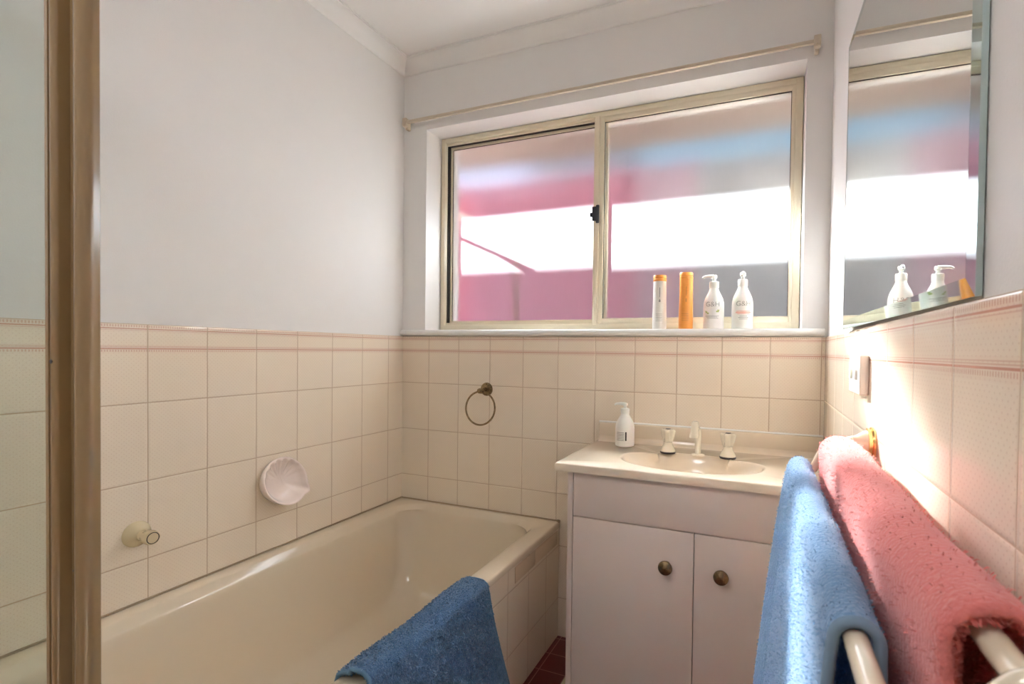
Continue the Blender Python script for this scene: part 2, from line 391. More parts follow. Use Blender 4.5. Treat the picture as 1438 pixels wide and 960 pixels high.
gg = empty('infill', (-.8, 5.6, -.1), 'added dull grey garage between the pale shed and the blue house, blurred through glass', 'infill')  # added block, shuts out the sky left between its two neighbours
bm = bmesh.new(); box(bm, (-1.18, 5.1, -.1), (-.1, 7.6, 3.8)); obj('wall', bm, pbr('dull_grey_cladding', rgb(74, 74, 80), .7), gg, smooth=False)
bm = bmesh.new(); box(bm, (-1.2, 5.02, 3.8), (-.05, 7.7, 3.88)); obj('roof', bm, pbr('grey_roof', rgb(90, 92, 98), .7), gg, smooth=False)
# diagonal brace of the fence extension that throws its shadow on the left pane
br = empty('eave_brace', (.2, .5, 2.1), 'thin slanting brace outside, crossing low behind the left window pane', 'brace')
def back(x, z, Y=.50, y0=.123): k = (Y-y0); return Vector((x-.60*k, Y, z+.57*k))
a, b = back(.224, 1.582), back(.515, 1.452); u_ = (b-a).normalized(); top = a-u_*((2.18-a.z)/(-u_.z))
bm = bmesh.new(); tube(bm, [top, b+u_*.06], .014, 12); obj('rod', bm, pbr('dark_timber', rgb(110, 80, 70), .7), br, smooth=False)
e_ = b+u_*.06; bm = bmesh.new(); box(bm, (e_.x-.01, e_.y-.01, -.1), (e_.x+.01, e_.y+.01, e_.z+.01)); obj('stake', bm, bpy.data.materials['dark_timber'], br, smooth=False)
bm = bmesh.new(); box(bm, (-3, .295, -.12), (5, 6, -.1)); o = obj('outdoor_paving', bm, pbr('warm_paving', rgb(206, 176, 160), .8), smooth=False); o['kind'] = 'structure'

# ------------------------------------------------------------------ bath
def rrect(x0, x1, y0, y1, rf, rn, n=14):
    """rounded rectangle, far corners rf, near corners rn (each as (rx, ry))"""
    pts = []
    for cx, cy, r, a0 in ((x1-rf[0], y1-rf[1], rf, 0), (x0+rf[0], y1-rf[1], rf, 90), (x0+rn[0], y0+rn[1], rn, 180), (x1-rn[0], y0+rn[1], rn, 270)):
        for i in range(n+1):
            a = math.radians(a0+90*i/n); pts.append((cx+r[0]*math.cos(a), cy+r[1]*math.sin(a)))
    return pts
def loft(bm, rings, cap=True, cap0=False):
    V = [[bm.verts.new((x, y, z)) for x, y in pts] for pts, z in rings]; n = len(V[0])
    for a, b in zip(V, V[1:]):
        for k in range(n): bm.faces.new((a[k], a[(k+1) % n], b[(k+1) % n], b[k]))
    if cap: bm.faces.new(V[-1])
    if cap0: bm.faces.new(V[0])
BR = .446; BL = -1.50
bath = empty('bathtub', (.38, -.75, 0), 'cream built-in bathtub with a tiled side panel along the left wall', 'bathtub')
bm = bmesh.new(); s = (.006, .006)
loft(bm, [(rrect(.002, .744, BL, -.002, s, s), .30), (rrect(.002, .744, BL, -.002, s, s), BR-.022), (rrect(.001, .757, BL-.004, -.001, s, s), BR-.022), (rrect(.001, .757, BL-.004, -.001, s, s), BR-.006),
          (rrect(.003, .754, BL-.002, -.002, s, s), BR-.0015), (rrect(.008, .749, BL+.004, -.005, s, s), BR), (rrect(.050, .694, -1.44, -.018, (.17, .12), (.12, .12)), BR-.001),
          (rrect(.053, .691, -1.435, -.022, (.168, .118), (.12, .12)), BR-.0035), (rrect(.072, .678, -1.42, -.040, (.15, .11), (.12, .12)), BR-.020), (rrect(.076, .674, -1.415, -.045, (.12, .09), (.12, .12)), BR-.026),
          (rrect(.080, .668, -1.40, -.055, (.10, .08), (.12, .12)), BR-.05), (rrect(.090, .645, -1.36, -.085, (.065, .06), (.12, .14)), BR-.14),
          (rrect(.115, .615, -1.30, -.125, (.05, .05), (.12, .15)), BR-.25), (rrect(.135, .592, -1.26, -.155, (.10, .10), (.12, .15)), BR-.32),
          (rrect(.165, .560, -1.21, -.20, (.09, .09), (.12, .12)), BR-.355), (rrect(.22, .50, -1.1, -.28, (.06, .06), (.1, .1)), BR-.368)])
obj('tub', bm, bath_mat, bath, angle=60)
bm = bmesh.new(); box(bm, (.735, BL, 0), (.753, 0, BR-.022)); obj('tiled_panel', bm, tile_panel, bath, smooth=False)
bm = bmesh.new(); box(bm, (.7532, -.375, .352+.012), (.7550, -.225, BR-.030), .0008)
box(bm, (.7532, -.222, .352+.012), (.7550, -.02, BR-.030), .0008); obj('upstand_tile', bm, pbr('panel_strip_tile', rgb(226, 204, 178), .15), bath)
bm = bmesh.new(); box(bm, (0, BL, BR-.001), (.004, 0, BR+.004), .001); box(bm, (0, -.004, BR-.001), (.757, 0, BR+.004), .001)
box(bm, (.745, -.012, BR-.004), (.757, 0, BR+.006), .002)
obj('sealant', bm, silicone, bath)

# ------------------------------------------------------------------ vanity unit
CT = .775; VX0, VX1 = .905, W-.002; VY = -.425
bm = bmesh.new()
# benchtop with an oval bowl and two scalloped soap rests
cxb, cyb = 1.270, -.262
def bowl_r(t):
    """opening outline: an ellipse with a lobe at each rear side"""
    a, b = .200, .124; c, s_ = math.cos(t), math.sin(t)
    r = 1/math.sqrt((c/a)**2+(s_/b)**2)
    for t0, am, wd in ((math.radians(16), .014, .20), (math.radians(164), .014, .20)): r += am*math.exp(-((t-t0)/wd)**2)
    for t0, am, wd in ((math.radians(37), -.024, .085), (math.radians(143), -.024, .085)): r += am*math.exp(-((t-t0)/wd)**2)
    return r
N = 96
def bring(k, dz):
    out = []
    for i in range(N):
        t = 2*PI*i/N; r = bowl_r(t)*(k if k > .9 else 1)*(1 if k > .9 else k); out.append((cxb+r*math.cos(t), cyb+r*math.sin(t)))
    return out
def bmix(mm):
    out = []
    for i in range(N):
        t = 2*PI*i/N; e_ = 1/math.sqrt((math.cos(t)/.184)**2+(math.sin(t)/.108)**2); r = (1-mm)*bowl_r(t)*.97+mm*min(e_, bowl_r(t)*.96+.012)
        out.append((cxb+r*math.cos(t), cyb+r*math.sin(t)))
    return out
def ering(a, b, k=1): return [(cxb+a*math.cos(2*PI*i/N), cyb+.005+b*math.sin(2*PI*i/N)) for i in range(N)]
def rect_ring(x0, x1, y0, y1):
    out = []
    for i in range(N):
        t = 2*PI*i/N; c, s_ = math.cos(t), math.sin(t)
        k = min(((x1-cxb) if c > 0 else (cxb-x0))/max(abs(c), 1e-6), ((y1-cyb) if s_ > 0 else (cyb-y0))/max(abs(s_), 1e-6))
        out.append([cxb+k*c, cyb+k*s_])
    for X, Y in ((x0, y0), (x0, y1), (x1, y0), (x1, y1)):
        j = min(range(N), key=lambda i: (out[i][0]-X)**2+(out[i][1]-Y)**2); out[j] = [X, Y]
    return out
loft(bm, [(rect_ring(VX0+.03, VX1-.01, VY+.03, -.01), CT-.024), (rect_ring(VX0, VX1, VY, -.002), CT-.024), (rect_ring(VX0, VX1, VY, -.002), CT-.004), (rect_ring(VX0+.004, VX1, VY+.004, -.002), CT),
          (bring(1.09, 0), CT), (bring(1.05, 0), CT+.0018), (bring(1.02, 0), CT+.0012), (bring(1, 0), CT-.003), (bring(.98, 0), CT-.012), (bmix(.5), CT-.024), (bmix(1), CT-.038), (ering(.166, .094), CT-.05), (ering(.150, .086), CT-.09), (ering(.105, .062), CT-.118), (ering(.03, .03), CT-.126)])
# splashback upstand, coved
box(bm, (VX0+.008, -.018, CT-.002), (VX1, -.002, .842), .004)
prism(bm, [(-.034, CT-.001), (-.026, CT+.003), (-.020, CT+.010), (-.017, CT+.022), (-.010, CT+.022), (-.010, CT-.001)], 0, VX0+.010, VX1)
o = obj('vanity_basin_top', bm, basin_mat, angle=50); tag(o, 'cream moulded basin top with oval bowl and upstand on the vanity cabinet', 'basin')
tp = o
bm = bmesh.new(); tube(bm, [(VX0+.006, -.0035, .8425), (W-.002, -.0035, .8425)], .0045, 12); obj('sealant_bead', bm, gloss_white, tp)
cab = empty('vanity_cabinet', (1.3, -.2, 0), 'pinkish white laminate vanity cabinet with two doors under the basin', 'cabinet')
CX0, CF = .942, -.410; ZT = CT-.024
bm = bmesh.new()
box(bm, (CX0, CF, .0), (CX0+.016, -.003, ZT-.0005)); box(bm, (W-.02, CF, 0), (W-.003, -.003, ZT-.0005))
box(bm, (CX0+.016, CF+.06, 0), (W-.02, CF+.075, .08)); box(bm, (CX0+.016, CF+.02, .08), (W-.02, -.003, .096)); box(bm, (CX0+.016, -.012, .096), (W-.02, -.003, ZT-.14))
obj('body', bm, cab_mat, cab, smooth=False)
bm = bmesh.new(); box(bm, (CX0+.017, CF+.012, .096), (W-.021, CF+.018, ZT-.01)); obj('inner_face', bm, dark_gap, cab, smooth=False)
bm = bmesh.new(); box(bm, (CX0+.0175, CF+.001, .6205), (W-.003, CF+.0165, ZT-.001), .001); obj('fascia_panel', bm, cab_mat, cab)
for a, b, kx, nm in ((CX0+.0175, 1.3045, 1.234, 'door'), (1.3065, W-.003, 1.377, 'door')):
    bm = bmesh.new(); box(bm, (a, CF-.0005, .085), (b, CF+.0155, .618), .0012); d = obj(nm, bm, cab_mat, cab)
    bm = bmesh.new()
    lathe(bm, [(0, 0), (.010, 0), (.011, .002), (.006, .006), (.006, .014), (.015, .017), (.0185, .021), (.0195, .024), (.0185, .028), (.013, .031), (.006, .033), (0, .0335)], (kx, CF-.0005, .523), (0, -1, 0), 32)
    d.location = (0, 0, 0); k = obj('knob', bm, brass, d); k.location = (0, 0, 0)

# basin taps
def basin_tap(x, label):
    t = empty('basin_tap', (x, -.142, CT), label, 'tap'); k = 1.18
    b0 = Vector((x, -.142, CT+.0004)); sc = lambda L: [(a*k, b*k) for a, b in L]
    bm = bmesh.new(); lathe(bm, sc([(0, 0), (.0205, 0), (.0215, .003), (.0205, .0055), (0, .0055)]), b0, n=32); obj('gasket', bm, dark_ring, t)
    bm = bmesh.new(); lathe(bm, sc([(0, .005), (.0205, .005), (.020, .009), (.016, .017), (.012, .024), (.0115, .031), (.013, .032), (0, .033)]), b0, n=32); obj('base', bm, cream_pl, t)
    bm = bmesh.new(); lathe(bm, sc([(0, .033), (.0125, .033), (.013, .037), (.0135, .045), (.016, .060), (.016, .063), (.013, .066), (0, .066)]), b0, n=48,
                            mod=lambda a, i: 1+(.30 if i > 2 else .12)*math.cos(4*a+.9)); obj('handle', bm, cream_pl, t)
    bm = bmesh.new(); lathe(bm, sc([(0, .066), (.0070, .066), (.0065, .0675), (0, .0678)]), b0, n=24); obj('cap', bm, dark_ring, t)
basin_tap(1.187, 'cream basin tap left of the spout on the vanity top')
basin_tap(1.372, 'cream basin tap right of the spout on the vanity top')
sp = empty('basin_spout', (1.281, -.135, CT), 'slender cream swivel spout between the two basin taps', 'spout')
px_, py_, zb = 1.281, -.135, CT+.0004
bm = bmesh.new(); lathe(bm, [(0, 0), (.021, 0), (.021, .003), (.0125, .006), (0, .006)], (px_, py_, zb), n=32); obj('base', bm, cream_pl, sp)
bm = bmesh.new(); tube(bm, smooth_path([(px_, py_, zb+.003), (px_, py_, zb+.045), (px_, py_-.003, zb+.074), (px_-.003, py_-.012, zb+.086), (px_-.005, py_-.026, zb+.088)], 8), .0098, 22); obj('neck', bm, cream_pl, sp)
bm = bmesh.new(); lathe(bm, [(0, 0), (.0075, .001), (.0105, .006), (.0115, .014), (.0125, .040), (.0135, .042), (.0135, .052), (.0118, .0525), (.011, .049), (0, .049)], (px_-.006, py_-.031, zb+.113), Vector((-.05, -.12, -1)), 28); obj('nozzle', bm, cream_pl, sp)

# ------------------------------------------------------------------ bottles
def text_bm(txt, size):
    c = bpy.data.curves.new('lettering', 'FONT'); c.body = txt; c.size = size; c.align_x = 'CENTER'; c.extrude = .00025; c.offset = -.00035; c.resolution_u = 3
    t = bpy.data.objects.new('lettering', c); COL.objects.link(t); dg = bpy.context.evaluated_depsgraph_get()
    me = bpy.data.meshes.new_from_object(t.evaluated_get(dg)); bpy.data.objects.remove(t)
    bm = bmesh.new(); bm.from_mesh(me); bpy.data.meshes.remove(me); return bm
def wrap(bm, cx, cy, z0, r, a0, sx=1, sy=1):
    """bend flat x/z artwork round an upright cylinder; a0 = direction it faces"""
    for v in bm.verts:
        a = a0+v.co.x/r; rr = r+.0003+v.co.z; v.co = Vector((cx+rr*math.cos(a)*sx, cy+rr*math.sin(a)*sy, z0+v.co.y))
def strips(rows, n=10):
    bm = bmesh.new()
    for x0, x1, z0, z1 in rows:
        prev = None
        for i in range(n+1):
            x = x0+(x1-x0)*i/n; a, b = bm.verts.new((x, z0, .0002)), bm.verts.new((x, z1, .0002))
            if prev: bm.faces.new((prev[0], a, b, prev[1]))
            prev = (a, b)
    return bm
def pump_bottle(name, x, y, z, R0, H, label, spout_dir, face, art, turn=0):
    """rounded shoulder bottle with a pump; H = height of the body and collar"""
    t = empty(name, (x, y, z), label, 'bottle')
    k = H; bm = bmesh.new()
    lathe(bm, [(0, 0), (R0*.86, 0), (R0*.97, k*.012), (R0, k*.04), (R0, k*.50), (R0*.97, k*.58), (R0*.86, k*.67), (R0*.66, k*.76), (R0*.50, k*.83), (R0*.43, k*.88), (R0*.42, k*.90), (0, k*.90)], (x, y, z), n=48)
    obj('body', bm, white_pl, t)
    bm = bmesh.new(); lathe(bm, [(0, k*.895), (R0*.46, k*.895), (R0*.46, k*1.02), (R0*.40, k*1.035), (R0*.22, k*1.04), (R0*.2, k*1.05), (0, k*1.05)], (x, y, z), n=36,
                            mod=lambda a, i: 1+.015*math.cos(24*a)); obj('collar', bm, white_pl, t)
    bm = bmesh.new(); lathe(bm, [(0, k*1.04), (R0*.16, k*1.04), (R0*.16, k*1.10), (R0*.26, k*1.11), (R0*.27, k*1.165), (R0*.22, k*1.18), (0, k*1.182)], (x, y, z), n=24)
    a = spout_dir; top = Vector((x, y, z+k*1.15)); d = Vector((math.cos(a), math.sin(a), 0))
    tube(bm, [top, top+d*R0*.5+Vector((0, 0, .001)), top+d*R0*.95, top+d*R0*1.12+Vector((0, 0, -.004))], [R0*.19, R0*.16, R0*.12, R0*.10], 14)
    obj('pump', bm, white_pl, t)
    for kind, arg, mat in art:
        if kind == 'text': b2 = text_bm(arg[0], arg[1]); wrap(b2, x, y, z+arg[2], R0, face)
        else:
            b2 = strips(arg); wrap(b2, x, y, z, R0, face)
        obj('lettering' if kind == 'text' else 'print', b2, mat, t, smooth=False)
    return t
toc = lambda x, y: math.atan2(-1.786-y, 1.463-x)
SZ = 1.185
lines = [(-.026, .022, .044, .0452), (-.022, .016, .040, .0411), (-.018, .020, .036, .0370)]
leaf1 = [(-.026, -.018, .056, .060), (-.028, -.022, .060, .0625), (-.020, -.012, .052, .056)]; leaf2 = [(.012, .022, .057, .062), (.016, .024, .062, .066)]
x, y = 1.306, .045
pump_bottle('pump_bottle', x, y, SZ+.0003, .0345, .160, 'white pump bottle with green leaf print, nozzle turned left, on the sill', PI, toc(x, y)-.12,
            [('text', ('G&H', .024, .077), ink_grey), ('s', lines, ink_grey), ('s', leaf1, ink_green), ('s', leaf2, ink_green)])
x, y = 1.400, .045
pump_bottle('pump_bottle', x, y, SZ+.0003, .0345, .164, 'white pump bottle with pink print, nozzle facing the room, rightmost on the sill', toc(x, y)+.1, toc(x, y)+.1,
            [('text', ('G&H', .024, .077), ink_grey), ('s', [(-.024, .024, .058, .0605), (-.026, .026, .053, .0565), (-.020, .022, .0495, .0515)], ink_pink), ('s', [(-.012, .012, .042, .0434), (-.016, .016, .037, .0384), (-.013, .014, .032, .0333)], ink_grey)])
x, y = 1.027, -.080
pump_bottle('pump_bottle', x, y, CT+.0004, .0330, .126, 'small white soap pump bottle standing on the vanity top', PI+.05, toc(x, y),
            [('s', [(-.030, -.003, .022+.0052*i, .0240+.0052*i) for i in range(6)], ink_grey), ('s', [(.001, .0062, .022, .052)], dark_ring)])
amber = pbr('amber_print', rgb(196, 130, 70), .5)
def tube_bottle(x, y, H, body, cap, label, art):
    t = empty('shampoo_bottle', (x, y, SZ), label, 'bottle'); r = .0243
    bm = bmesh.new(); lathe(bm, [(0, 0), (r*.97, 0), (r*1.03, .004), (r*1.02, H*.25), (r*.97, H*.55), (r*.95, H*.87), (r*.93, H*.885), (0, H*.885)], (x, y, SZ), n=40); obj('body', bm, body, t)
    bm = bmesh.new(); lathe(bm, [(0, H*.885), (r*.96, H*.885), (r*.98, H*.895), (r*.98, H*.925), (r*.90, H*.93), (r*.90, H*.94), (r*.97, H*.945), (r*.97, H*.985), (r*.90, H), (0, H)], (x, y, SZ), n=40); obj('cap', bm, cap, t)
    for rows, mt in art:
        b2 = strips(rows); wrap(b2, x, y, SZ, r*1.02, toc(x, y)); obj('print', b2, mt, t, smooth=False)
marks = [(-.001, .001, .115, .150), (-.003, .003, .098, .104), (-.0015, .0015, .104, .108)]
small = [(-.014, .010, .030+.006*i, .0312+.006*i) for i in range(5)]
tube_bottle(1.117, .045, .196, bottle_w, orange_pl, 'white cylindrical shampoo bottle with orange cap, leftmost on the sill', [(marks, ink_grey), (small, ink_grey)])
tube_bottle(1.211, .045, .2015, orange_pl, orange_pl, 'all orange cylindrical shampoo bottle on the window sill', [([(-.001, .001, .118, .150)], amber), ([(-.002, .002, .096, .108)], amber), (small, amber)])

# ------------------------------------------------------------------ wall fittings
# towel ring
tr = empty('towel_ring', (.428, -.001, .94), 'empty antique brass towel ring on the tiled wall above the bath', 'towel ring')
rx, rz = .428, .942
bm = bmesh.new(); lathe(bm, [(0, 0), (.026, 0), (.0275, .002), (.0265, .006), (.020, .008), (.0185, .011), (.012, .013), (0, .013)], (rx, -.0005, rz), (0, -1, 0), 36)
for a in (PI/2, -PI/2): lathe(bm, [(0, .007), (.0035, .007), (.003, .0095), (0, .0095)], (rx, -.0005, rz+.0215*math.sin(a)), (0, -1, 0), 12)
obj('rosette', bm, brass, tr)
bm = bmesh.new(); tube(bm, [(rx, -.010, rz), (rx, -.030, rz-.002), (rx, -.050, rz-.004)], [.0085, .007, .009], 20)
lathe(bm, [(0, -.013), (.008, -.0125), (.0105, -.008), (.0105, .008), (.008, .0125), (0, .013)], (rx, -.050, rz-.004), (1, 0, 0), 20); obj('holder', bm, brass, tr)
bm = bmesh.new(); RR = .066
tube(bm, [(rx+.002+RR*math.sin(a)+.010*0, -.050-.006*(1-math.cos(a)), rz-.006-RR+RR*math.cos(a)) for a in [2*PI*i/72 for i in range(72)]], .0037, 12, closed=True); obj('ring', bm, brass, tr)

# soap dish: a scalloped bowl fixed to the left wall
sd = empty('soap_dish', (.0, -.605, .665), 'pale pink ceramic shell soap dish on the left tiled wall', 'soap dish')
bm = bmesh.new(); NA, cyd, czd = 96, -.612, .668
def dish(k, th):
    c, s_ = math.cos(th), math.sin(th)
    r = .076*(1+.04*math.cos(2*th)); lip = .014+.054*(max(0, (1-s_)/2))**1.2
    wing = math.exp(-((((th+.55+PI) % (2*PI))-PI)/.17)**2)
    r *= 1+.20*wing
    return r, lip, wing
rings = []
for q, depth in ((.86, 0), (.98, .35), (1.02, .8), (1.0, 1.0), (.95, 1.0)):     # outer side, wall to rim
    ring = []
    for i in range(NA):
        th = 2*PI*i/NA; r, lip, wg = dish(0, th); ring.append((max(.001, lip*depth), cyd+r*q*math.cos(th), czd+r*q*math.sin(th)))
    rings.append(ring)
for q, dep in ((.91, .88), (.84, .62), (.72, .38), (.5, .22), (.25, .17)):   # the hollow, with ribs fanning upward
    ring = []
    for i in range(NA):
        th = 2*PI*i/NA; r, lip, wg = dish(0, th); up = max(0, math.sin(th))
        rib = .0042*math.cos(th*16)*up*min(1, q*1.3)
        ring.append((max(.003, lip*dep+.002+rib), cyd+r*q*math.cos(th), czd+r*q*math.sin(th)-.004*(1-q)))
    rings.append(ring)
V = [[bm.verts.new(c) for c in r] for r in rings]
for a, b in zip(V, V[1:]):
    for k in range(NA): bm.faces.new((a[k], a[(k+1) % NA], b[(k+1) % NA], b[k]))
bm.faces.new(V[-1]); bm.faces.new(list(reversed(V[0])))
obj('shell_bowl', bm, pink_cer, sd, angle=80)

# bath tap on the left wall
bt = empty('bath_tap', (0, -1.02, .622), 'beige round wall tap above the bath, beside the shower screen', 'tap')
o0 = Vector((0, -1.018, .625)); ax = Vector((1, .0, 0))
bm = bmesh.new(); lathe(bm, [(0, 0), (.031, 0), (.0325, .003), (.030, .010), (.020, .020), (.0155, .028), (0, .028)], o0, ax, 40); obj('flange', bm, beige_tap, bt)
bm = bmesh.new(); lathe(bm, [(0, .027), (.0135, .027), (.0135, .042), (.0165, .045), (.0175, .060), (.0165, .070), (0, .070)], o0, ax, 40, mod=lambda a, i: 1+(.03*math.cos(6*a) if i in (4, 5) else 0)); obj('handle', bm, beige_tap, bt)
bm = bmesh.new(); tube(bm, [o0+Vector((.0705, .0135*math.cos(a), .0135*math.sin(a))) for a in [2*PI*i/40 for i in range(40)]], .0010, 8, closed=True); obj('ring', bm, dark_ring, bt)

# curtain track above the window
ct = empty('curtain_track', (.8, -.03, 2.07), 'thin cream curtain track fixed above the window', 'curtain track')
bm = bmesh.new(); box(bm, (.012, -.028, 2.072), (1.606, -.020, 2.084), .002); box(bm, (.012, -.030, 2.071), (1.606, -.018, 2.074), .001)
obj('track', bm, track_mat, ct)
for xx in (.0145, 1.597):
    bm = bmesh.new(); box(bm, (xx, -.034, 2.058), (xx+.020, -.014, 2.094), .003); box(bm, (xx+.004, -.016, 2.05), (xx+.016, .0055, 2.09), .002)
    tube(bm, [(xx+.010, -.034, 2.066), (xx+.010, -.040, 2.066)], .005, 14); obj('bracket', bm, track_mat, ct)

# mirror
mi = empty('wall_mirror', (W, -.77, 1.5), 'large frameless wall mirror above the tiles on the right, showing the window', 'mirror')
MY0, MY1, MZ0, MZ1 = -1.197, -.445, TT+.004, 1.815
wedge = lambda y: .011*(y-MY0)/(MY1-MY0)
bm = bmesh.new(); bx_ = .020; XO, XM, XI = W+.0057, W-.0010, W-.0024
rect = lambda g, x, k=1: [(x-wedge(q[0])*k, q[0], q[1]) for q in ((MY0+g, MZ0+g), (MY1-g, MZ0+g), (MY1-g, MZ1-g), (MY0+g, MZ1-g))]
A, B, C_ = [[bm.verts.new(q) for q in rect(g, x)] for g, x in ((0, W+.0045), (0, XM), (bx_, XI))]
for a, b in ((A, B), (B, C_)):
    for k in range(4): bm.faces.new((a[k], a[(k+1) % 4], b[(k+1) % 4], b[k]))
bm.faces.new(A); obj('bevelled_edge', bm, bevel_m, mi, smooth=False)
bm = bmesh.new(); A, B = [[bm.verts.new(q) for q in rect(bx_, x)] for x in (XI+.002, XI-.0001)]
bm.faces.new(A); bm.faces.new(B)
for k in range(4): bm.faces.new((A[k], A[(k+1) % 4], B[(k+1) % 4], B[k]))
obj('mirror_glass', bm, mirror_m, mi, smooth=False)
bm = bmesh.new(); A = [bm.verts.new(q) for q in rect(.004, W+.0056, 0)]; B = [bm.verts.new(q) for q in rect(.004, W+.0046)]
bm.faces.new(A); bm.faces.new(B)
for k in range(4): bm.faces.new((A[k], A[(k+1) % 4], B[(k+1) % 4], B[k]))
obj('backing_board', bm, dark_gap, mi, smooth=False)

# power switch box
sw = empty('light_switch', (W, -.645, 1.066), 'white surface mounted switch box on the right tiled wall below the mirror', 'switch')
bm = bmesh.new(); box(bm, (W-.016, -.702, 1.028), (W-.0005, -.585, 1.104), .003, 3); obj('plate', bm, switch_mat, sw)
for yy in (-.67, -.617):
    bm = bmesh.new(); box(bm, (W-.0205, yy-.006, 1.056), (W-.0155, yy+.006, 1.076), .0015); obj('rocker', bm, white_pl, sw)

# double towel rail on the right wall
BXO, BZO, BXI, BZI = 1.530, .900, 1.592, .938
rl = empty('double_towel_rail', (W, -1.1, .94), 'cream double towel rail with gold-ringed brackets on the right wall', 'towel rail')
YA, YN = -.755, -1.475
for nm, X, Z in (('outer_bar', BXO, BZO), ('inner_bar', BXI, BZI)):
    bm = bmesh.new(); tube(bm, [(X, YA, Z), (X, YN, Z)], .0085, 24); obj(nm, bm, rail_mat, rl)
for yy in (YA, YN):
    bk = Vector((W, yy, .948))
    bm = bmesh.new(); lathe(bm, [(0, .0008), (.0285, .0008), (.0290, .003), (.0280, .005), (.0245, .0056), (.0245, .0078), (.0262, .0085), (.0262, .0105), (.024, .0112), (0, .0112)], bk, (-1, 0, 0), 40); b1 = obj('rosette', bm, gold, rl)
    bm = bmesh.new(); lathe(bm, [(0, .010), (.0225, .010), (.021, .016), (.014, .026), (.0105, .033), (.012, .034), (.0105, .036), (.008, .045), (0, .046)], bk, (-1, 0, 0), 36)
    tube(bm, smooth_path([(W-.040, yy, .948), (BXI+.006, yy, BZI+.010), (BXI-.008, yy, BZI+.006), (BXI-.022, yy, BZI-.012), (BXO+.022, yy, BZO-.010), (BXO+.006, yy, BZO-.008), (BXO-.006, yy, BZO)], 8), .0075, 18)
    lathe(bm, [(0, -.012), (.009, -.010), (.0115, -.003), (.0115, .003), (.009, .010), (0, .012)], (BXO, yy, BZO), (0, 1, 0), 24)
    lathe(bm, [(0, -.014), (.010, -.012), (.013, -.003), (.013, .003), (.010, .012), (0, .014)], (BXI, yy, BZI), (0, 1, 0), 24)
    obj('bracket', bm, rail_mat, rl)

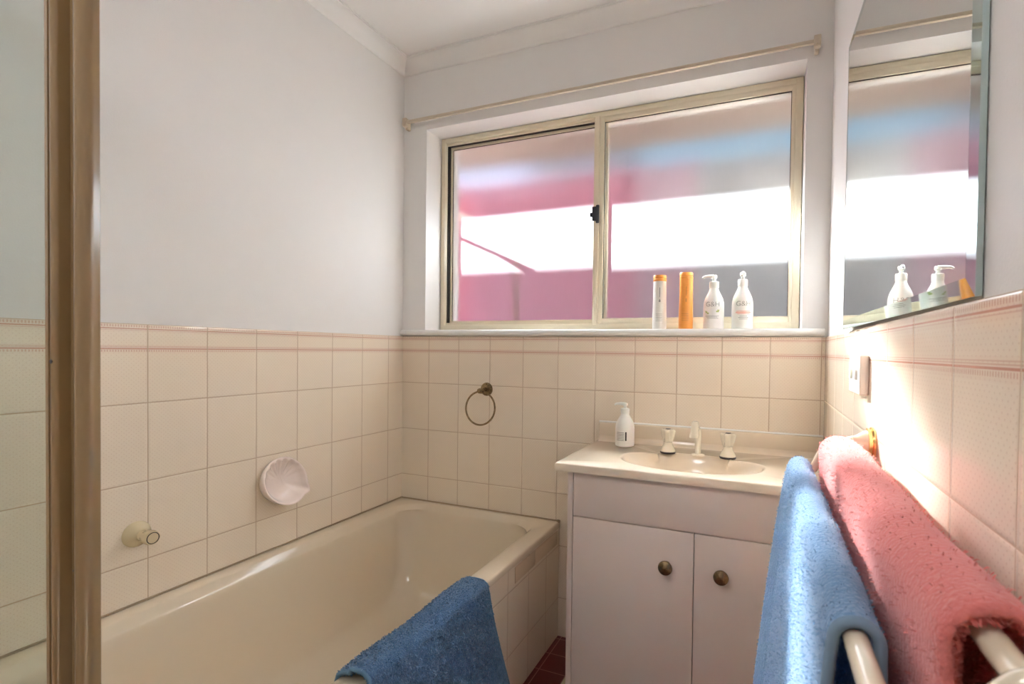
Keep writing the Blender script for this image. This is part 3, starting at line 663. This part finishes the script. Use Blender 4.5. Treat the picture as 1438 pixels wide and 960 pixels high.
# ------------------------------------------------------------------ towels
rng = np.random.default_rng(5)
def np_mesh(name, V, Fq, mat, parent, smooth=True):
    me = bpy.data.meshes.new(name); off = np.array(parent.location) if parent else 0
    V = V-off
    Fq = np.asarray(Fq); me.vertices.add(len(V)); me.vertices.foreach_set('co', V.astype(np.float32).ravel())
    k = Fq.shape[1]; me.loops.add(Fq.size); me.loops.foreach_set('vertex_index', Fq.astype(np.int32).ravel())
    me.polygons.add(len(Fq)); me.polygons.foreach_set('loop_start', np.arange(0, Fq.size, k, dtype=np.int32))
    me.update(calc_edges=True); me.validate(); me.materials.append(mat)
    if smooth: me.shade_smooth()
    o = bpy.data.objects.new(name, me); COL.objects.link(o)
    if parent: o.parent = parent
    return o
def towel(root, fn, nu, nv, thick, mat, hem_mat, n_fib, fl, fw, vis=None, hem_v=(0, 1), droop=.5, fmat=None, cl=1.0, clump=.0045):
    """fn(u, v) -> centre surface; u runs across the drape, v along the bar; a body, its hems and the pile"""
    u = np.linspace(-1, 1, nu); u = .5+.5*np.sign(u)*np.abs(u)**cl; v = np.linspace(0, 1, nv); UU, VV = np.meshgrid(u, v, indexing='ij')
    P = fn(UU, VV)
    du = np.gradient(P, axis=0); dv = np.gradient(P, axis=1); Nn = np.cross(du, dv); Nn /= np.linalg.norm(Nn, axis=2, keepdims=True)
    rough = rng.normal(0, .0006, P.shape[:2])[..., None]
    # smooth end profile so hems are rounded
    edge = np.minimum(1, np.minimum(VV, 1-VV)*nv/2.5)[..., None]**.5*.6+.4
    A = P+Nn*(thick/2*edge+rough); B = P-Nn*(thick/2*edge)
    V = np.concatenate([A.reshape(-1, 3), B.reshape(-1, 3)]); n = nu*nv
    I = np.arange(n).reshape(nu, nv)
    q = np.stack([I[:-1, :-1], I[1:, :-1], I[1:, 1:], I[:-1, 1:]], -1).reshape(-1, 4)
    Fs = [q, q[:, ::-1]+n]
    for e in (I[0, :], I[-1, :], I[:, 0], I[:, -1]): Fs.append(np.stack([e[:-1], e[1:], e[1:]+n, e[:-1]+n], -1))
    np_mesh('cloth', V, np.concatenate(Fs), mat, root)
    # hems: rolled bands along the two end edges
    for j in hem_v:
        jj = 0 if j == 0 else nv-1
        bm = bmesh.new(); path = [Vector(P[i, jj]) for i in range(0, nu, 1)]; tube(bm, path, thick*(.36 if hem_mat is hem_p else .56), 12)
        obj('hem', bm, hem_mat, root)
    # pile: short bent fibres on both faces
    def sample(m_, side):
        fu, fv = rng.random(m_), rng.random(m_)
        if vis is not None:
            k = vis(fu, fv, side); fu, fv = fu[k], fv[k]
        fu = np.interp(fu, u, np.linspace(0, 1, nu))
        iu = np.minimum((fu*(nu-1)).astype(int), nu-2); iv = np.minimum((fv*(nv-1)).astype(int), nv-2)
        a = (fu*(nu-1)-iu)[:, None]; b = (fv*(nv-1)-iv)[:, None]
        S_ = A if side > 0 else B
        p = S_[iu, iv]*(1-a)*(1-b)+S_[iu+1, iv]*a*(1-b)+S_[iu, iv+1]*(1-a)*b+S_[iu+1, iv+1]*a*b
        return p, Nn[iu, iv]*side
    for side in (1, -1):
        m_ = n_fib[0 if side > 0 else 1]
        if not m_: continue
        p, nn = sample(m_, side); k = len(p)
        hc = np.floor(p/clump).astype(np.int64); hs = (hc[:, 0]*73856093) ^ (hc[:, 1]*19349663) ^ (hc[:, 2]*83492791)
        tab = rng.normal(0, 1, (4096, 3)); r = tab[hs % 4096]+.45*rng.normal(0, 1, (k, 3)); t = r-nn*(r*nn).sum(1, keepdims=True); t /= np.linalg.norm(t, axis=1, keepdims=True)
        b = np.cross(nn, t); L = fl*(.6+.8*rng.random((k, 1))); g = np.array([0, 0, -1.])*droop
        d1 = nn+.35*t; d2 = nn*.55+t*.75+g*.6
        p0 = p-nn*.0006; p1 = p0+d1*L*.55; p2 = p1+d2*L*.5
        wv = b*fw*(.7+.6*rng.random((k, 1)))
        Vv = np.stack([p0-wv/2, p0+wv/2, p1-wv/2, p1+wv/2, p2-wv*.3, p2+wv*.3], 1).reshape(-1, 3)
        base = np.arange(k)[:, None]*6
        Fv = np.concatenate([base+np.array([[0, 1, 3, 2]]), base+np.array([[2, 3, 5, 4]])])
        o = np_mesh('pile', Vv, Fv, fmat or mat, root, smooth=False); o['kind'] = 'stuff'
def drape_profile(UU, a, l1, l2, zt):
    """arc length u over a bar: left flap, half circle, right flap -> (dx, dz)"""
    arc = PI*a; tot = l1+arc+l2; s_ = UU*tot
    x = np.where(s_ < l1, -a, np.where(s_ < l1+arc, -a*np.cos((s_-l1)/a), a))
    z = np.where(s_ < l1, zt-(l1-s_), np.where(s_ < l1+arc, zt+a*np.sin((s_-l1)/a), zt-(s_-l1-arc)))
    return x, z, s_, tot
bt_ = empty('bath_towel', (1.52, -1.08, .6), 'light blue terry towel hanging over the outer bar of the towel rail', 'towel')
def blue_fn(UU, VV):
    x, z, s_, tot = drape_profile(UU, .0150, .56, .50, BZO)
    y = -.775-VV*.60
    drop = np.clip((BZO-z)/.5, 0, 1)
    lf = (UU < .54).astype(float)
    fold = np.sin(VV*2*PI*1.9-.6)*.5+np.sin(VV*2*PI*.9+1.0)*.5
    x = BXO+x-lf*(drop**.85)*(.036+.017*fold)+(1-lf)*drop*.006
    x = x-lf*.020*np.exp(-((VV-.0)/.05)**2)*drop**.6+lf*.024*np.exp(-((VV-.13)/.055)**2)*drop**.5
    y = y+lf*drop*(.03*(1-VV)+.00)
    z = z+.002*np.sin(VV*31)*(drop < .02)
    return np.stack([x, y, z], -1)
towel(bt_, blue_fn, 190, 130, .0075, blue_t, hem_b, (300000, 30000), .0032, .0010, hem_v=(1,), fmat=blue_f, cl=1.7)
pt_ = empty('bath_towel', (1.59, -1.1, .65), 'coral pink terry towel over the inner bar beside the wall', 'towel')
def pink_fn(UU, VV):
    x, z, s_, tot = drape_profile(UU, .0255, .45, .45, BZI-.006)
    y = -.770-VV*.655
    drop = np.clip((BZI-z)/.45, 0, 1); lf = (UU < .5).astype(float)
    x = BXI+x+lf*drop**.7*.012+(1-lf)*drop*.004+.0015*np.sin(VV*17+UU*9)
    z = z+.0035*np.sin(VV*6+.5)-.004*np.exp(-((VV)/.05)**2)
    x = np.minimum(x, W-.010)
    return np.stack([x, y, z], -1)
towel(pt_, pink_fn, 170, 120, .0105, pink_t, hem_p, (300000, 9000), .0046, .0009, hem_v=(), fmat=pink_f, cl=1.6)
mt_ = empty('bath_mat_towel', (.74, -.8, .45), 'denim blue terry bath mat draped over the bath rim', 'bath mat')
def mat_fn(UU, VV):
    # inside the tub -> over the rim -> down the panel
    pts = np.array([(.655, .325), (.670, .375), (.679, .420), (.688, .447), (.705, .4565), (.730, .4575), (.752, .4565), (.7665, .447), (.7700, .42), (.7715, .36), (.775, .28), (.778, .20), (.780, .12)])
    dd = np.r_[0, np.cumsum(np.hypot(*np.diff(pts, axis=0).T))]; dd /= dd[-1]
    u = UU
    # flap lengths differ along the rim: short inside at the far end, slanting hem outside
    x = np.interp(u, dd, pts[:, 0]); z = np.interp(u, dd, pts[:, 1])
    y = -.572-VV*.455
    osd = (u > .32).astype(float); out = np.clip((.44-z)/.3, 0, 1)*osd
    fold = np.sin(VV*2*PI*1.7+.4)*.6+np.sin(VV*2*PI*3.1+2)*.4
    x = x+out**1.3*(.032+.030*fold)
    y = y+out**1.3*.03*(1-VV)-out**1.2*.03*VV
    z = z+.010*np.exp(-((VV-1)/.10)**2)*(u > .3)*(u < .75)+.003*np.sin(VV*9)
    z = z-.02*out*np.sin(VV*PI)*.5
    return np.stack([x, y, z], -1)
towel(mt_, mat_fn, 150, 120, .008, navy_t, hem_d, (80000, 15000), .0050, .0021, hem_v=(0, 1), fmat=navy_f)

# ------------------------------------------------------------------ shower screen near the camera
ss = empty('shower_screen', (.8, -1.52, 0), 'shower screen corner with tan metal post and clear glass at the left', 'shower screen')
ss.location = (.81, -1.49, 0)
bm = bmesh.new(); pz0, pz1 = 0, 1.98
def arc(cx, cy, r, a0, a1, n=8): return [(cx+r*math.cos(math.radians(a0+(a1-a0)*i/n)), cy+r*math.sin(math.radians(a0+(a1-a0)*i/n))) for i in range(n+1)]
# stile that holds the glass, recessed channel, then the rounded corner tube
prism(bm, [(.7945, -1.512), (.797, -1.515), (.8025, -1.515), (.8025, -1.511), (.8055, -1.511)]+arc(.8108, -1.5115, .0050, 180, 360, 8)+[(.8158, -1.499), (.7945, -1.489)], 2, pz0, pz1)
o = obj('glass_stile', bm, post_mat, ss, angle=25)
bm = bmesh.new(); prism(bm, [(.8160, -1.503), (.822, -1.503), (.848, -1.5100), (.848, -1.4995), (.8160, -1.4985)], 2, pz0, pz1)
obj('channel', bm, post_mat, ss, angle=25)
bm = bmesh.new(); prism(bm, [(.8482, -1.5125)]+arc(.8560, -1.5095, .0082, 215, 400, 14)+[(.8610, -1.5015), (.8600, -1.4995), (.8482, -1.4995)], 2, pz0, pz1)
obj('post', bm, post_mat, ss, angle=35)
for X, Y, Z, r in ((.8108, -1.5160, 1.088, .0022), (.8190, -1.5025, .875, .0012)):
    bm = bmesh.new(); lathe(bm, [(0, 0), (r, 0), (r, .0008), (0, .001)], (X, Y, Z), (0, -1, 0), 12); obj('screw', bm, dark_ring, ss)
bm = bmesh.new(); box(bm, (.004, -1.502, BR+.012), (.7944, -1.496, 1.95)); obj('glass_panel', bm, shower_glass, ss, smooth=False)
bm = bmesh.new(); box(bm, (.003, -1.510, BR+.001), (.7944, -1.492, BR+.022), .002); box(bm, (.003, -1.510, 1.94), (.7944, -1.492, 1.97), .002); box(bm, (.001, -1.510, BR+.001), (.018, -1.492, 1.97), .002)
obj('rail', bm, post_mat, ss)

# added fill lamp, out of view on the ceiling behind the camera
lf = empty('fill_light', (.85, -2.05, CZ), 'unseen round fill light added on the ceiling behind the camera', 'fill light')
bm = bmesh.new(); lathe(bm, [(0, 0), (.17, 0), (.17, .02), (0, .02)], (.85, -2.05, CZ-.0005), (0, 0, -1), 48); obj('base', bm, gloss_white, lf)
ld = bpy.data.lights.new('fill_lamp', 'AREA'); ld.shape = 'DISK'; ld.size = .32; ld.energy = FILL_POWER; ld.color = (.98, .97, 1)
lo = bpy.data.objects.new('fill_lamp', ld); COL.objects.link(lo); lo.location = (.85, -2.05, CZ-.03)
